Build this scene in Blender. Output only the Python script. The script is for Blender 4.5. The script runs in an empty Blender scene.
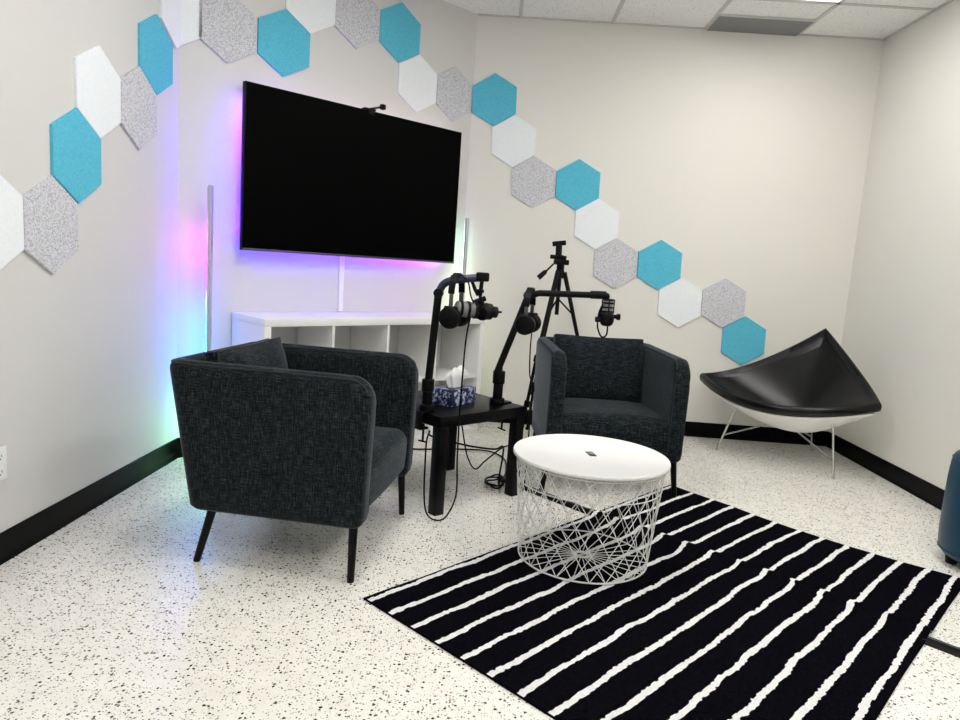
import bpy, bmesh, math, random
from mathutils import Vector, Matrix, noise as mnoise
R = random.Random(7)
scene = bpy.context.scene
col = scene.collection
PI = math.pi

# ------------------------------------------------------------------ materials
def new_mat(name):
    m = bpy.data.materials.new(name); m.use_nodes = True
    nt = m.node_tree
    return m, nt, nt.nodes['Principled BSDF']

def plain(name, rgb, rough=.5, metal=0., spec=.5, coat=0.):
    m, nt, b = new_mat(name)
    b.inputs['Base Color'].default_value = (*rgb, 1)
    b.inputs['Roughness'].default_value = rough
    b.inputs['Metallic'].default_value = metal
    b.inputs['Specular IOR Level'].default_value = spec
    b.inputs['Coat Weight'].default_value = coat
    return m

def N(nt, t, **kw):
    n = nt.nodes.new(t)
    for k, v in kw.items():
        if k in n.inputs.keys() if isinstance(k, str) else False:
            n.inputs[k].default_value = v
        else:
            setattr(n, k, v)
    return n

def coords(nt, scale=(1, 1, 1), kind='Object'):
    tc = nt.nodes.new('ShaderNodeTexCoord'); mp = nt.nodes.new('ShaderNodeMapping')
    mp.inputs['Scale'].default_value = scale
    nt.links.new(tc.outputs[kind], mp.inputs['Vector'])
    return mp.outputs['Vector']

def noise(nt, vec, scale, detail=2., rough=.5):
    n = nt.nodes.new('ShaderNodeTexNoise')
    n.inputs['Scale'].default_value = scale; n.inputs['Detail'].default_value = detail
    n.inputs['Roughness'].default_value = rough
    nt.links.new(vec, n.inputs['Vector'])
    return n.outputs['Fac']

def ramp(nt, fac, stops, interp='LINEAR'):
    r = nt.nodes.new('ShaderNodeValToRGB'); cr = r.color_ramp; cr.interpolation = interp
    while len(cr.elements) < len(stops): cr.elements.new(.5)
    for e, (pos, c) in zip(cr.elements, stops):
        e.position = pos; e.color = (*c, 1) if len(c) == 3 else c
    nt.links.new(fac, r.inputs['Fac'])
    return r.outputs['Color']

def math_(nt, op, a, b=None):
    n = nt.nodes.new('ShaderNodeMath'); n.operation = op
    for i, v in enumerate((a, b)):
        if v is None: continue
        if isinstance(v, (int, float)): n.inputs[i].default_value = v
        else: nt.links.new(v, n.inputs[i])
    return n.outputs[0]

def mix(nt, fac, a, b, typ='MIX'):
    n = nt.nodes.new('ShaderNodeMix'); n.data_type = 'RGBA'; n.blend_type = typ
    for sock, v in (('Factor', fac), ('A', a), ('B', b)):
        s = [i for i in n.inputs if i.name == sock and (i.type == 'RGBA' if sock != 'Factor' else i.type == 'VALUE')][0]
        if isinstance(v, (int, float)): s.default_value = v
        elif isinstance(v, tuple): s.default_value = (*v, 1)
        else: nt.links.new(v, s)
    return [o for o in n.outputs if o.type == 'RGBA'][0]

def bump(nt, bsdf, height, strength=.3, dist=.002):
    n = nt.nodes.new('ShaderNodeBump')
    n.inputs['Strength'].default_value = strength; n.inputs['Distance'].default_value = dist
    nt.links.new(height, n.inputs['Height']); nt.links.new(n.outputs['Normal'], bsdf.inputs['Normal'])

def wall_mat(name, rgb):
    m, nt, b = new_mat(name)
    v = coords(nt)
    c = ramp(nt, noise(nt, v, 1.3, 3), [(.3, tuple(x*.975 for x in rgb)), (.7, rgb)])
    nt.links.new(c, b.inputs['Base Color']); b.inputs['Roughness'].default_value = .55
    b.inputs['Specular IOR Level'].default_value = .3
    bump(nt, b, noise(nt, v, 260, 2), .12, .001)
    return m

def floor_mat():
    m, nt, b = new_mat('speckled_vinyl')
    v = coords(nt)
    base = ramp(nt, noise(nt, v, 14, 5, .6), [(.3, (.83, .815, .75)), (.7, (.92, .905, .85))])
    wv = nt.nodes.new('ShaderNodeVectorMath'); wv.operation = 'ADD'
    nz = nt.nodes.new('ShaderNodeTexNoise'); nz.inputs['Scale'].default_value = 210
    nt.links.new(v, nz.inputs['Vector'])
    sc = nt.nodes.new('ShaderNodeVectorMath'); sc.operation = 'SCALE'; sc.inputs['Scale'].default_value = .008
    nt.links.new(nz.outputs['Color'], sc.inputs[0])
    nt.links.new(v, wv.inputs[0]); nt.links.new(sc.outputs[0], wv.inputs[1])
    out = base
    for scale, lo, hi, c in ((78, .72, .36, (.008, .008, .008)), (120, .68, .34, (.05, .048, .04)), (140, .6, .32, (.38, .35, .28))):
        vo = nt.nodes.new('ShaderNodeTexVoronoi'); vo.inputs['Scale'].default_value = scale; vo.voronoi_dimensions = '2D'
        nt.links.new(wv.outputs[0], vo.inputs['Vector'])
        sep = nt.nodes.new('ShaderNodeSeparateColor'); nt.links.new(vo.outputs['Color'], sep.inputs[0])
        rad = math_(nt, 'MULTIPLY', math_(nt, 'MAXIMUM', math_(nt, 'SUBTRACT', sep.outputs[0], lo), 0.), hi / (1 - lo))
        f = math_(nt, 'LESS_THAN', vo.outputs['Distance'], rad)
        out = mix(nt, f, out, c)
    nt.links.new(out, b.inputs['Base Color'])
    b.inputs['Roughness'].default_value = .24; b.inputs['Specular IOR Level'].default_value = .5
    b.inputs['Coat Weight'].default_value = .25; b.inputs['Coat Roughness'].default_value = .12
    return m

def felt_mat(name, stops, scale=150):
    m, nt, b = new_mat(name)
    v = coords(nt)
    f = noise(nt, v, scale, 3, .65)
    nt.links.new(ramp(nt, f, stops), b.inputs['Base Color'])
    b.inputs['Roughness'].default_value = .95; b.inputs['Specular IOR Level'].default_value = .1
    bump(nt, b, noise(nt, v, 420, 2), .35, .002)
    return m

def fabric_mat():
    m, nt, b = new_mat('charcoal_woven_fabric')
    a = noise(nt, coords(nt, (26, 26, 330)), 1, 3, .7)
    c = noise(nt, coords(nt, (330, 330, 30)), 1, 3, .7)
    s = math_(nt, 'ADD', math_(nt, 'MULTIPLY', a, .5), math_(nt, 'MULTIPLY', c, .5))
    nt.links.new(ramp(nt, s, [(.38, (.001, .0015, .002)), (.5, (.0075, .0105, .013)), (.63, (.052, .062, .070))]), b.inputs['Base Color'])
    b.inputs['Roughness'].default_value = .9; b.inputs['Specular IOR Level'].default_value = .1
    b.inputs['Sheen Weight'].default_value = .24; b.inputs['Sheen Roughness'].default_value = .35; b.inputs['Sheen Tint'].default_value = (.80, .90, 1, 1)
    bump(nt, b, s, .5, .0015)
    return m

def rug_mat(name, lo, hi):
    m, nt, b = new_mat(name)
    v = coords(nt)
    nt.links.new(ramp(nt, noise(nt, v, 90, 4, .7), [(.3, lo), (.72, hi)]), b.inputs['Base Color'])
    b.inputs['Roughness'].default_value = 1.; b.inputs['Specular IOR Level'].default_value = .0
    bump(nt, b, noise(nt, v, 240, 3, .7), .8, .006)
    return m

def ceil_mat():
    m, nt, b = new_mat('mineral_fibre_tile')
    v = coords(nt)
    nt.links.new(ramp(nt, noise(nt, v, 75, 4, .75), [(.33, (.62, .62, .61)), (.45, (.92, .92, .90)), (1, (.95, .95, .93))]), b.inputs['Base Color'])
    b.inputs['Roughness'].default_value = .95
    bump(nt, b, noise(nt, v, 75, 4, .75), .5, .004)
    return m

def emit(name, rgb, strength):
    m, nt, b = new_mat(name)
    b.inputs['Base Color'].default_value = (.8, .8, .8, 1)
    b.inputs['Emission Color'].default_value = (*rgb, 1); b.inputs['Emission Strength'].default_value = strength
    return m

def emit_ramp(name, axis, lo, hi, stops, strength):
    """LED strip whose diodes have their own colour along its length (object space)."""
    m, nt, b = new_mat(name)
    tc = nt.nodes.new('ShaderNodeTexCoord'); sp = nt.nodes.new('ShaderNodeSeparateXYZ')
    nt.links.new(tc.outputs['Object'], sp.inputs[0])
    t = math_(nt, 'DIVIDE', math_(nt, 'SUBTRACT', sp.outputs[axis], lo), hi - lo)
    nt.links.new(ramp(nt, t, stops), b.inputs['Emission Color'])
    b.inputs['Emission Strength'].default_value = strength
    b.inputs['Base Color'].default_value = (.5, .5, .5, 1)
    return m

def vent_mat():
    m, nt, b = new_mat('perforated_grille')
    vo = nt.nodes.new('ShaderNodeTexVoronoi'); vo.inputs['Scale'].default_value = 90; vo.inputs['Randomness'].default_value = 0
    nt.links.new(coords(nt), vo.inputs['Vector'])
    nt.links.new(ramp(nt, vo.outputs['Distance'], [(.18, (.05, .05, .052)), (.34, (.22, .22, .23))]), b.inputs['Base Color'])
    b.inputs['Roughness'].default_value = .6
    return m

def tissue_box_mat():
    m, nt, b = new_mat('blue_floral_card')
    v = coords(nt)
    f = noise(nt, v, 60, 4, .7)
    g = noise(nt, v, 32, 1)
    c = ramp(nt, f, [(.47, (.006, .010, .055)), (.52, (.10, .16, .42)), (.56, (.62, .66, .80))])
    nt.links.new(mix(nt, ramp(nt, g, [(.40, (0, 0, 0)), (.46, (1, 1, 1))]), (.008, .012, .05), c), b.inputs['Base Color'])
    b.inputs['Roughness'].default_value = .4
    return m

def leather_mat(name, rgb, rough, spec=.4):
    m, nt, b = new_mat(name)
    v = coords(nt)
    b.inputs['Base Color'].default_value = (*rgb, 1)
    b.inputs['Roughness'].default_value = rough; b.inputs['Specular IOR Level'].default_value = spec
    bump(nt, b, noise(nt, v, 180, 3), .06, .001)
    return m

M = dict(
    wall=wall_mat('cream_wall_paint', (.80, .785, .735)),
    wall_shaded=wall_mat('shaded_cream_wall_paint', (.70, .695, .68)),  # same cream paint, lower light on left and corner walls put into colour
    base=plain('black_rubber_base', (.002, .002, .0022), .3, spec=.07),
    floor=floor_mat(), ceil=ceil_mat(), grid=plain('white_grid_metal', (.62, .62, .60), .5),
    teal=felt_mat('teal_felt', [(.3, (.085, .46, .64)), (.7, (.15, .58, .76))], 130),
    white=felt_mat('white_felt', [(.3, (.84, .88, .92)), (.7, (.90, .94, .98))], 110),
    grey=felt_mat('marled_grey_felt', [(.34, (.30, .30, .335)), (.45, (.55, .55, .59)), (.58, (.74, .75, .80))], 210),
    fabric=fabric_mat(), piping=plain('dark_piping', (.012, .014, .018), .8),
    blackwood=plain('black_brown_foil', (.0015, .0015, .002), .33, spec=.14),
    blackmetal=plain('black_powder_coat', (.002, .002, .002), .4, spec=.15),
    matte=plain('matte_black_plastic', (.0015, .0015, .002), .45, spec=.14),
    rubber=plain('black_rubber_cord', (.002, .002, .002), .5, spec=.12),
    screen=plain('glossy_black_screen', (.0004, .0004, .0005), .3, spec=.03),
    bezel=plain('black_bezel', (.001, .001, .001), .35, spec=.08),
    steel=plain('brushed_silver', (.55, .55, .56), .3, 1.),
    chrome=plain('polished_chrome', (.70, .70, .70), .15, 1.),
    alu=plain('anodised_aluminium', (.58, .58, .60), .35, .8),
    whitepaint=plain('white_lacquer', (.82, .82, .81), .3),
    whitewire=plain('white_wire', (.88, .88, .87), .35),
    whitefoil=plain('white_foil_board', (.88, .88, .87), .35),
    plastic=plain('white_plastic', (.90, .90, .91), .35),
    slot=plain('dark_slot', (.02, .02, .02), .6),
    rugblack=rug_mat('black_pile', (.0015, .0015, .0025), (.007, .007, .010)),
    rugwhite=rug_mat('white_pile', (.74, .74, .74), (.93, .93, .93)),
    leather=leather_mat('black_leather', (.003, .0033, .0036), .24, .3),
    shell=plain('white_fibreglass', (.92, .91, .87), .3),
    blue=leather_mat('petrol_blue_leather', (.004, .048, .095), .38, .3),
    vent=vent_mat(), tbox=tissue_box_mat(), tissue=plain('tissue_paper', (.93, .93, .94), .9),
    trof_fill=emit('fill_diffuser', (1, .982, .945), 8.), trof_fill_dim=emit('dim_fill_diffuser', (1, .982, .945), 3.2), trof_mid=emit('half_lit_diffuser', (1, .982, .945), 4.8),  # full and dimmer strengths serve only the added fill panels
    slider=plain('dark_steel', (.12, .12, .13), .4, .8), navy=plain('dark_blue_metal', (.010, .010, .05), .35),
)

# ------------------------------------------------------------------ mesh builder
class MB:
    def __init__(s): s.v = []; s.f = []; s.m = []
    def add(s, vs, fs, mat=0, X=None):
        o = len(s.v)
        s.v += [tuple(X @ Vector(p)) if X is not None else tuple(p) for p in vs]
        s.f += [tuple(i + o for i in f) for f in fs]; s.m += [mat] * len(fs)
        return s
    def box(s, lo, hi, bev=0., seg=2, X=None, mat=0):
        bm = bmesh.new(); bmesh.ops.create_cube(bm, size=1)
        for v in bm.verts:
            v.co = Vector([(lo[i] + hi[i]) / 2 + v.co[i] * (hi[i] - lo[i]) for i in range(3)])
        if bev > 0: bmesh.ops.bevel(bm, geom=bm.edges[:], offset=bev, segments=seg, affect='EDGES', profile=.5)
        bm.verts.index_update()
        s.add([v.co[:] for v in bm.verts], [[v.index for v in f.verts] for f in bm.faces], mat, X); bm.free()
        return s
    def tube(s, pts, r, seg=10, closed=False, caps=True, mat=0):
        P = [Vector(p) for p in pts]; n = len(P)
        rs = r if isinstance(r, (list, tuple)) else [r] * n
        up = None; rings = []
        for i in range(n):
            a = P[(i - 1) % n] if (closed or i > 0) else P[i]
            b = P[(i + 1) % n] if (closed or i < n - 1) else P[i]
            t = (b - a).normalized()
            if up is None:
                up = t.orthogonal().normalized()
            else:
                up = (up - t * up.dot(t))
                up = up.normalized() if up.length > 1e-6 else t.orthogonal().normalized()
            w = t.cross(up)
            rings.append([P[i] + (up * math.cos(2*PI*k/seg) + w * math.sin(2*PI*k/seg)) * rs[i] for k in range(seg)])
        vs = [q for rg in rings for q in rg]; fs = []
        for i in range(n if closed else n - 1):
            j = (i + 1) % n
            for k in range(seg):
                l = (k + 1) % seg
                fs.append((i*seg+k, i*seg+l, j*seg+l, j*seg+k))
        if caps and not closed:
            fs.append(tuple(range(seg))[::-1]); fs.append(tuple((n-1)*seg + k for k in range(seg)))
        return s.add(vs, fs, mat)
    def cyl(s, a, b, r, r2=None, seg=20, bev=0., mat=0):
        a = Vector(a); b = Vector(b); r2 = r if r2 is None else r2
        if bev <= 0: return s.tube([a, b], [r, r2], seg, mat=mat)
        t = (b - a).normalized()
        return s.tube([a, a + t*bev*.3, a + t*bev, b - t*bev, b - t*bev*.3, b], [r - bev, r - bev*.3, r, r2, r2 - bev*.3, r2 - bev], seg, mat=mat)
    def lathe(s, prof, seg=48, X=None, mat=0):
        """prof: list of (radius, z), bottom axis to top axis"""
        vs = []; fs = []; rows = []
        for (r, z) in prof:
            if r < 1e-6: rows.append([len(vs)]); vs.append((0, 0, z))
            else:
                rows.append(list(range(len(vs), len(vs) + seg)))
                vs += [(r*math.cos(2*PI*k/seg), r*math.sin(2*PI*k/seg), z) for k in range(seg)]
        for a, b in zip(rows[:-1], rows[1:]):
            for k in range(seg):
                l = (k + 1) % seg
                if len(a) == 1 and len(b) == 1: continue
                if len(a) == 1: fs.append((a[0], b[l], b[k]))
                elif len(b) == 1: fs.append((a[k], a[l], b[0]))
                else: fs.append((a[k], a[l], b[l], b[k]))
        return s.add(vs, fs, mat, X)
    def prism(s, poly, z0, z1, X=None, mat=0):
        n = len(poly)
        vs = [(x, y, z0) for x, y in poly] + [(x, y, z1) for x, y in poly]
        fs = [tuple(range(n))[::-1], tuple(range(n, 2*n))] + [(i, (i+1) % n, n + (i+1) % n, n + i) for i in range(n)]
        return s.add(vs, fs, mat, X)
    def sphere(s, c, r, seg=16, scale=(1, 1, 1), mat=0):
        prof = [(r*math.sin(PI*i/10), -r*math.cos(PI*i/10)) for i in range(11)]
        prof[0] = (0, -r); prof[-1] = (0, r)
        X = Matrix.Translation(c) @ Matrix.Diagonal((*scale, 1))
        return s.lathe(prof, seg, X, mat)
    def grid(s, rows, closed_u=False, mat=0):
        nr = len(rows); nc = len(rows[0]); vs = [p for r in rows for p in r]; fs = []
        for i in range(nr - 1):
            for j in range(nc if closed_u else nc - 1):
                k = (j + 1) % nc
                fs.append((i*nc+j, i*nc+k, (i+1)*nc+k, (i+1)*nc+j))
        return s.add(vs, fs, mat)
    def build(s, name, mats, parent=None, smooth=35, loc=None, fix=True):
        me = bpy.data.meshes.new(name); me.from_pydata(s.v, [], s.f)
        if not isinstance(mats, (list, tuple)): mats = [mats]
        for m in mats: me.materials.append(M[m] if isinstance(m, str) else m)
        me.polygons.foreach_set('material_index', s.m)
        if fix:
            bm = bmesh.new(); bm.from_mesh(me); bmesh.ops.recalc_face_normals(bm, faces=bm.faces[:]); bm.to_mesh(me); bm.free()
        if smooth:
            me.polygons.foreach_set('use_smooth', [True] * len(me.polygons)); me.set_sharp_from_angle(angle=math.radians(smooth))
        me.update()
        o = bpy.data.objects.new(name, me); col.objects.link(o)
        if parent is not None: o.parent = parent
        if loc is not None: o.location = loc
        return o

def tag(o, label, cat, group=None):
    o['label'] = label; o['category'] = cat
    if group: o['group'] = group
    return o
def thing(name, label, cat, loc=(0, 0, 0), rz=0., group=None):
    o = bpy.data.objects.new(name, None); col.objects.link(o); o.empty_display_size = .1
    o.location = loc; o.rotation_euler = (0, 0, rz)
    return tag(o, label, cat, group)
def struct(o): o['kind'] = 'structure'; return o
def copy_tree(o, parent=None):
    c = o.copy(); col.objects.link(c)
    if parent is not None: c.parent = parent
    for ch in list(o.children): copy_tree(ch, c)
    return c
def smooth_path(pts, n=8):
    P = [Vector(p) for p in pts]; out = []
    for i in range(len(P) - 1):
        p0 = P[max(i-1, 0)]; p1 = P[i]; p2 = P[i+1]; p3 = P[min(i+2, len(P)-1)]
        for k in range(n):
            t = k / n
            out.append(.5*((2*p1) + (p2-p0)*t + (2*p0-5*p1+4*p2-p3)*t*t + (3*p1-p0-3*p2+p3)*t**3))
    out.append(P[-1]); return out

# ------------------------------------------------------------------ room
XL = -1.3657; XR = 2.68; H = 2.751; YF = -6.4; TY = -1.3657; BH = .1066
T = .12
MB().box((XL-T, YF-T, -.1), (XR+T, T, 0)).build('floor', 'floor', smooth=0)
bpy.data.objects['floor']['kind'] = 'structure'
struct(MB().box((XL-T, YF-T, H), (XR+T, T, H+.1)).build('ceiling', 'ceil', smooth=0))
struct(MB().box((0, 0, 0), (XR+T, T, H)).build('wall_back', 'wall', smooth=0))
struct(MB().box((XR, YF, 0), (XR+T, 0, H)).build('wall_right', 'wall', smooth=0))
struct(MB().box((XL-T, YF, 0), (XL, TY, H)).build('wall_left', 'wall_shaded', smooth=0))
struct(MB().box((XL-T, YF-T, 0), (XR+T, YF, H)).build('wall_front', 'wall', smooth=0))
struct(MB().prism([(0, 0), (0, T), (XL-T, T), (XL-T, TY), (XL, TY)], 0, H).build('wall_corner', 'wall_shaded', smooth=0))
bt = .006
def cove(a, b, inward, name):
    a = Vector((*a, 0)); b = Vector((*b, 0)); n = Vector((*inward, 0))
    prof = [(0, 0), (.012, 0), (.009, .006), (.0065, .014), (bt, .03), (bt, BH-.003), (.003, BH), (0, BH)]
    rows = [[tuple(p + n*d + Vector((0, 0, z))) for d, z in prof] for p in (a, b)]
    mb = MB(); k = len(prof)
    mb.add(rows[0] + rows[1], [(i, (i+1) % k, k+(i+1) % k, k+i) for i in range(k)] + [tuple(range(k)), tuple(range(k, 2*k))[::-1]])
    return struct(mb.build(name, 'base', smooth=30))
cove((0, 0), (XR, 0), (0, -1), 'baseboard_back')
cove((XR, 0), (XR, YF), (-1, 0), 'baseboard_right')
cove((XL, YF), (XL, TY), (1, 0), 'baseboard_left')
cove((XL, TY), (0, 0), (math.sqrt(.5), -math.sqrt(.5)), 'baseboard_corner')
# suspended ceiling grid
g = MB(); gw = .012; gz = H - .006
gx = [.285 + .61*k for k in range(-2, 4)]; gy = [-.55 - .61*k for k in range(0, 10)]
for x in gx: g.box((x-gw, YF, gz), (x+gw, min(0, x) - (.012 if x < 0 else 0), H+.001))
for y in gy: g.box((max(XL, y if y > TY else XL), y-gw, gz), (XR, y+gw, H+.001))
g.box((0, -.018, gz), (XR, 0, H+.001)); g.box((XR-.018, YF, gz), (XR, 0, H+.001)); g.box((XL, YF, gz), (XL+.018, TY, H+.001))
struct(g.build('trim_1', 'grid', smooth=0))

vt = thing('ceiling_vent', 'dark grey perforated air return grille set in the white tiled ceiling', 'vent', (1.808, -.143, H))
MB().box((-.292, -.132, -.0155), (.292, .132, -.001)).build('grille', 'vent', vt, 0)
fr = MB()
for lo, hi in (((-.297, -.139), (.297, -.1325)), ((-.297, .1325), (.297, .139)), ((-.297, -.1325), (-.2925, .1325)), ((.2925, -.1325), (.297, .1325))):
    fr.box((*lo, -.014), (*hi, -.001))
fr.build('frame', 'grid', vt, 0)

def troffer(x0, y0, label, m='trof_fill'):
    t = thing('ceiling_light', label, 'ceiling light', (x0+.305, y0+.61, H), group='recessed ceiling lights')
    MB().box((-.28, -.585, -.012), (.28, .555, -.004)).build('diffuser', m, t, 0)
    f = MB()
    for lo, hi in (((-.293, -.598), (.293, -.585)), ((-.293, .555), (.293, .598)), ((-.293, -.585), (-.28, .585)), ((.28, -.585), (.293, .585))):
        f.box((*lo, -.016), (*hi, -.001))
    f.build('frame', 'grid', t, 0)
troffer(1.505, -.55-1.22, 'lit white ceiling panel just in front of the dark grey ceiling vent', 'trof_mid')
troffer(1.505, -.55-4.88, 'added unseen ceiling fill light behind the viewer on the right of the room', 'trof_fill_dim')  # unseen panel, added to fill the room from behind the camera
troffer(-.935, -.55-4.88, 'added unseen ceiling fill light behind the viewer on the left of the room', 'trof_fill_dim')  # another added rear fill panel, out of view
troffer(1.505, -.55-3.05, 'added unseen ceiling fill light above the near half of the striped rug')  # unseen, added for more frontal light on the back wall
troffer(-.325, -.55-2.44, 'added unseen ceiling fill light in front of the nearer charcoal armchair')  # unseen, added to brighten the floor on the left
troffer(.285, -.55-4.88, 'added unseen ceiling fill light behind the viewer in the middle of the room', 'trof_fill_dim')  # third rear fill panel, added out of view

# ------------------------------------------------------------------ felt hexagons
A45 = math.sqrt(.5)
WALLX = {  # columns: along wall, up, out of wall ; origin
    'b': Matrix(((1, 0, 0, 0), (0, 0, -1, 0), (0, 1, 0, 0), (0, 0, 0, 1))),
    't': Matrix(((A45, 0, A45, 0), (A45, 0, -A45, 0), (0, 1, 0, 0), (0, 0, 0, 1))),
    'l': Matrix(((0, 0, 1, XL), (1, 0, 0, TY), (0, 1, 0, 0), (0, 0, 0, 1))),
}
HS = {'b': .174, 't': .1762, 'l': .1778}; HR = {'b': .0263, 't': -.0053, 'l': .0058}
HT = .012
def hexagon(s, rot=0.): return [(s*math.cos(PI/6 + k*PI/3 + rot), s*math.sin(PI/6 + k*PI/3 + rot)) for k in range(6)]
HEX = [  # wall, along, up, colour, label
 ('b', .1488, 2.2140, 'teal', 'teal felt hexagon at the top left of the back wall, right beside the corner crease'),
 ('b', .3006, 1.9520, 'white', 'white felt hexagon below the topmost teal one of the back wall'),
 ('b', .4544, 1.6910, 'grey', 'marled grey felt hexagon above the head of the tripod'),
 ('b', .7559, 1.6930, 'teal', 'teal felt hexagon second from the top of the back wall, right of a grey one'),
 ('b', .9089, 1.4402, 'white', 'white felt hexagon in the middle of the back wall chain, right of the tripod head'),
 ('b', 1.0624, 1.1807, 'grey', 'marled grey felt hexagon just above the hanging ringed microphone'),
 ('b', 1.3644, 1.1920, 'teal', 'third teal felt hexagon down the back wall, right of the ringed microphone'),
 ('b', 1.5314, .9422, 'white', 'lowest white felt hexagon of the back wall, right above the far armchair arm'),
 ('b', 1.8319, .9605, 'grey', 'lowest marled grey felt hexagon of the back wall, near the black shell chair'),
 ('b', 2.0000, .7088, 'teal', 'lowest teal felt hexagon, just above the black shell chair'),
 ('t', -1.6935, 2.2150, 'grey', 'large marled grey felt hexagon above left of the television'),
 ('t', -1.3833, 2.2167, 'teal', 'teal felt hexagon right above the top left corner of the television'),
 ('t', -1.2303, 2.4780, 'white', 'white felt hexagon cut by the top edge, above the left half of the television'),
 ('t', -.9302, 2.4730, 'grey', 'marled grey felt hexagon cut by the top edge, above the webcam'),
 ('t', -.6267, 2.4700, 'teal', 'teal felt hexagon high above the right end of the television'),
 ('t', -.4720, 2.2076, 'white', 'white felt hexagon above the top right corner of the television'),
 ('t', -.1679, 2.2063, 'grey', 'marled grey felt hexagon beside the corner crease right of the television'),
 ('l', -.2394, 1.9543, 'teal', 'topmost teal felt hexagon of the left wall'),
 ('l', -.3935, 1.6893, 'grey', 'marled grey felt hexagon below the topmost teal one of the left wall'),
 ('l', -.6994, 1.6848, 'white', 'white felt hexagon of the left wall between a teal and a grey one'),
 ('l', -.8450, 1.4182, 'teal', 'lower teal felt hexagon of the left wall'),
 ('l', -1.0047, 1.1530, 'grey', 'lowest marled grey felt hexagon of the left wall'),
 ('l', -1.3113, 1.1506, 'white', 'white felt hexagon cut by the left edge of the photo'),
]
GH = 'felt hexagons on the walls'
for w, u, v, c, lab in HEX:
    mb = MB(); s = HS[w] - .0022
    bmh = bmesh.new()
    P = hexagon(s)
    top = [bmh.verts.new((x, y, HT)) for x, y in P]; bot = [bmh.verts.new((x, y, 0.0005)) for x, y in P]
    ft = bmh.faces.new(top); bmh.faces.new(bot[::-1])
    for i in range(6): bmh.faces.new((top[i], bot[i], bot[(i+1) % 6], top[(i+1) % 6]))
    bmesh.ops.bevel(bmh, geom=list(ft.edges), offset=.0015, segments=2, affect='EDGES')
    bmh.verts.index_update()
    mb.add([q.co[:] for q in bmh.verts], [[q.index for q in f.verts] for f in bmh.faces]); bmh.free()
    o = mb.build('hexagon_panel', c, smooth=50)
    X = WALLX[w] @ Matrix.Translation((u, v, 0)) @ Matrix.Rotation(HR[w], 4, 'Z')
    o.matrix_world = X
    tag(o, lab, 'wall panel', GH)
# the one bent round the corner of the left wall
def bent_hex():
    s = .1762; cz = 2.216; rad = s*math.sqrt(3)/2
    du = .048                       # centre lies this far left of the corner line
    P = hexagon(s)
    left = [(x - du, y) for x, y in P]
    def clip(poly, keep_left):
        out = []
        for i in range(len(poly)):
            a, b = poly[i], poly[(i+1) % len(poly)]
            ina = (a[0] <= 0) == keep_left; inb = (b[0] <= 0) == keep_left
            if ina: out.append(a)
            if ina != inb:
                t = -a[0] / (b[0] - a[0]); out.append((0., a[1] + t*(b[1]-a[1])))
        return out
    mb = MB(); m = HT*math.tan(PI/8)
    for key, kl in (('l', True), ('t', False)):
        poly = clip(left, kl); n = len(poly)
        vs = []
        for d in (.0005, HT):
            for x, y in poly:
                if abs(x) < 1e-9: x = (-1 if kl else 1) * d*math.tan(PI/8)
                if key == 'l': p = (XL + d, TY + x, cz + y)
                else:
                    p = (XL + x*A45 + d*A45, TY + x*A45 - d*A45, cz + y)
                vs.append(p)
        fs = [tuple(range(n))[::-1], tuple(range(n, 2*n))] + [(i, (i+1) % n, n+(i+1) % n, n+i) for i in range(n)]
        mb.add(vs, fs)
    return mb
tag(bent_hex().build('hexagon_panel', 'white', smooth=20), 'white felt hexagon folded round the room corner above the light bar', 'wall panel', GH)

# ------------------------------------------------------------------ television and webcam
# local frame: x along the wall, y into the room is -y, z up ; rotate 45 degrees
TVc = -.8865  # along-wall centre (distance from the crease, measured on the wall)
def on_corner_wall(along, out, z):
    return (along*A45 + out*A45, along*A45 - out*A45, z)
tv = thing('television', 'large black flat television on the angled corner wall with glowing lights behind it', 'television', on_corner_wall(TVc, .0, 1.105), PI/4)
TVW = 1.487; TVH = .856
MB().box((-TVW/2, -.079, 0), (TVW/2, -.045, TVH), .003).build('casing', 'bezel', tv)
MB().box((-TVW/2+.006, -.0805, .014), (TVW/2-.006, -.0785, TVH-.006)).build('screen', 'screen', tv, 0)
MB().box((-TVW/2+.001, -.0807, .000), (TVW/2-.001, -.0786, .012), .0005).build('lower_trim', plain('grey_trim', (.10, .10, .11), .3, .8), tv)
MB().box((-.30, -.050, .22), (.30, -.028, .62), .004).box((-.10, -.03, .25), (.10, -.001, .58), .002).build('wall_bracket', 'blackmetal', tv)
sw = .006
violet = [(0, (.06, .0, 1.)), (.35, (.04, .0, 1.)), (.7, (.12, .02, 1.)), (1, (.14, .08, .45))]
M['led_side'] = emit_ramp('led_violet_side', 2, .05, TVH-.05, violet, 52)
M['led_bottom'] = emit_ramp('led_violet_bottom', 0, -TVW/2, TVW/2, [(0, (.04, .0, 1.)), (.45, (.14, .03, 1.)), (.8, (.4, .05, 1.)), (1, (.6, .4, .7))], 30)
M['led_top'] = emit_ramp('led_pink_top', 0, -TVW/2, TVW/2, [(0, (.6, .4, 1.)), (.5, (1., .75, .9)), (1, (1., .8, .85))], 5)
MB().box((-TVW/2+.03, -.044, .06), (-TVW/2+.03+sw, -.034, TVH-.06)).build('led_strip', 'led_side', tv, 0)
MB().box((-TVW/2+.06, -.044, .03), (TVW/2-.06, -.034, .03+sw)).build('led_strip', 'led_bottom', tv, 0)
MB().box((-TVW/2+.06, -.044, TVH-.036), (TVW/2-.06, -.034, TVH-.03)).build('led_strip', 'led_top', tv, 0)

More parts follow.
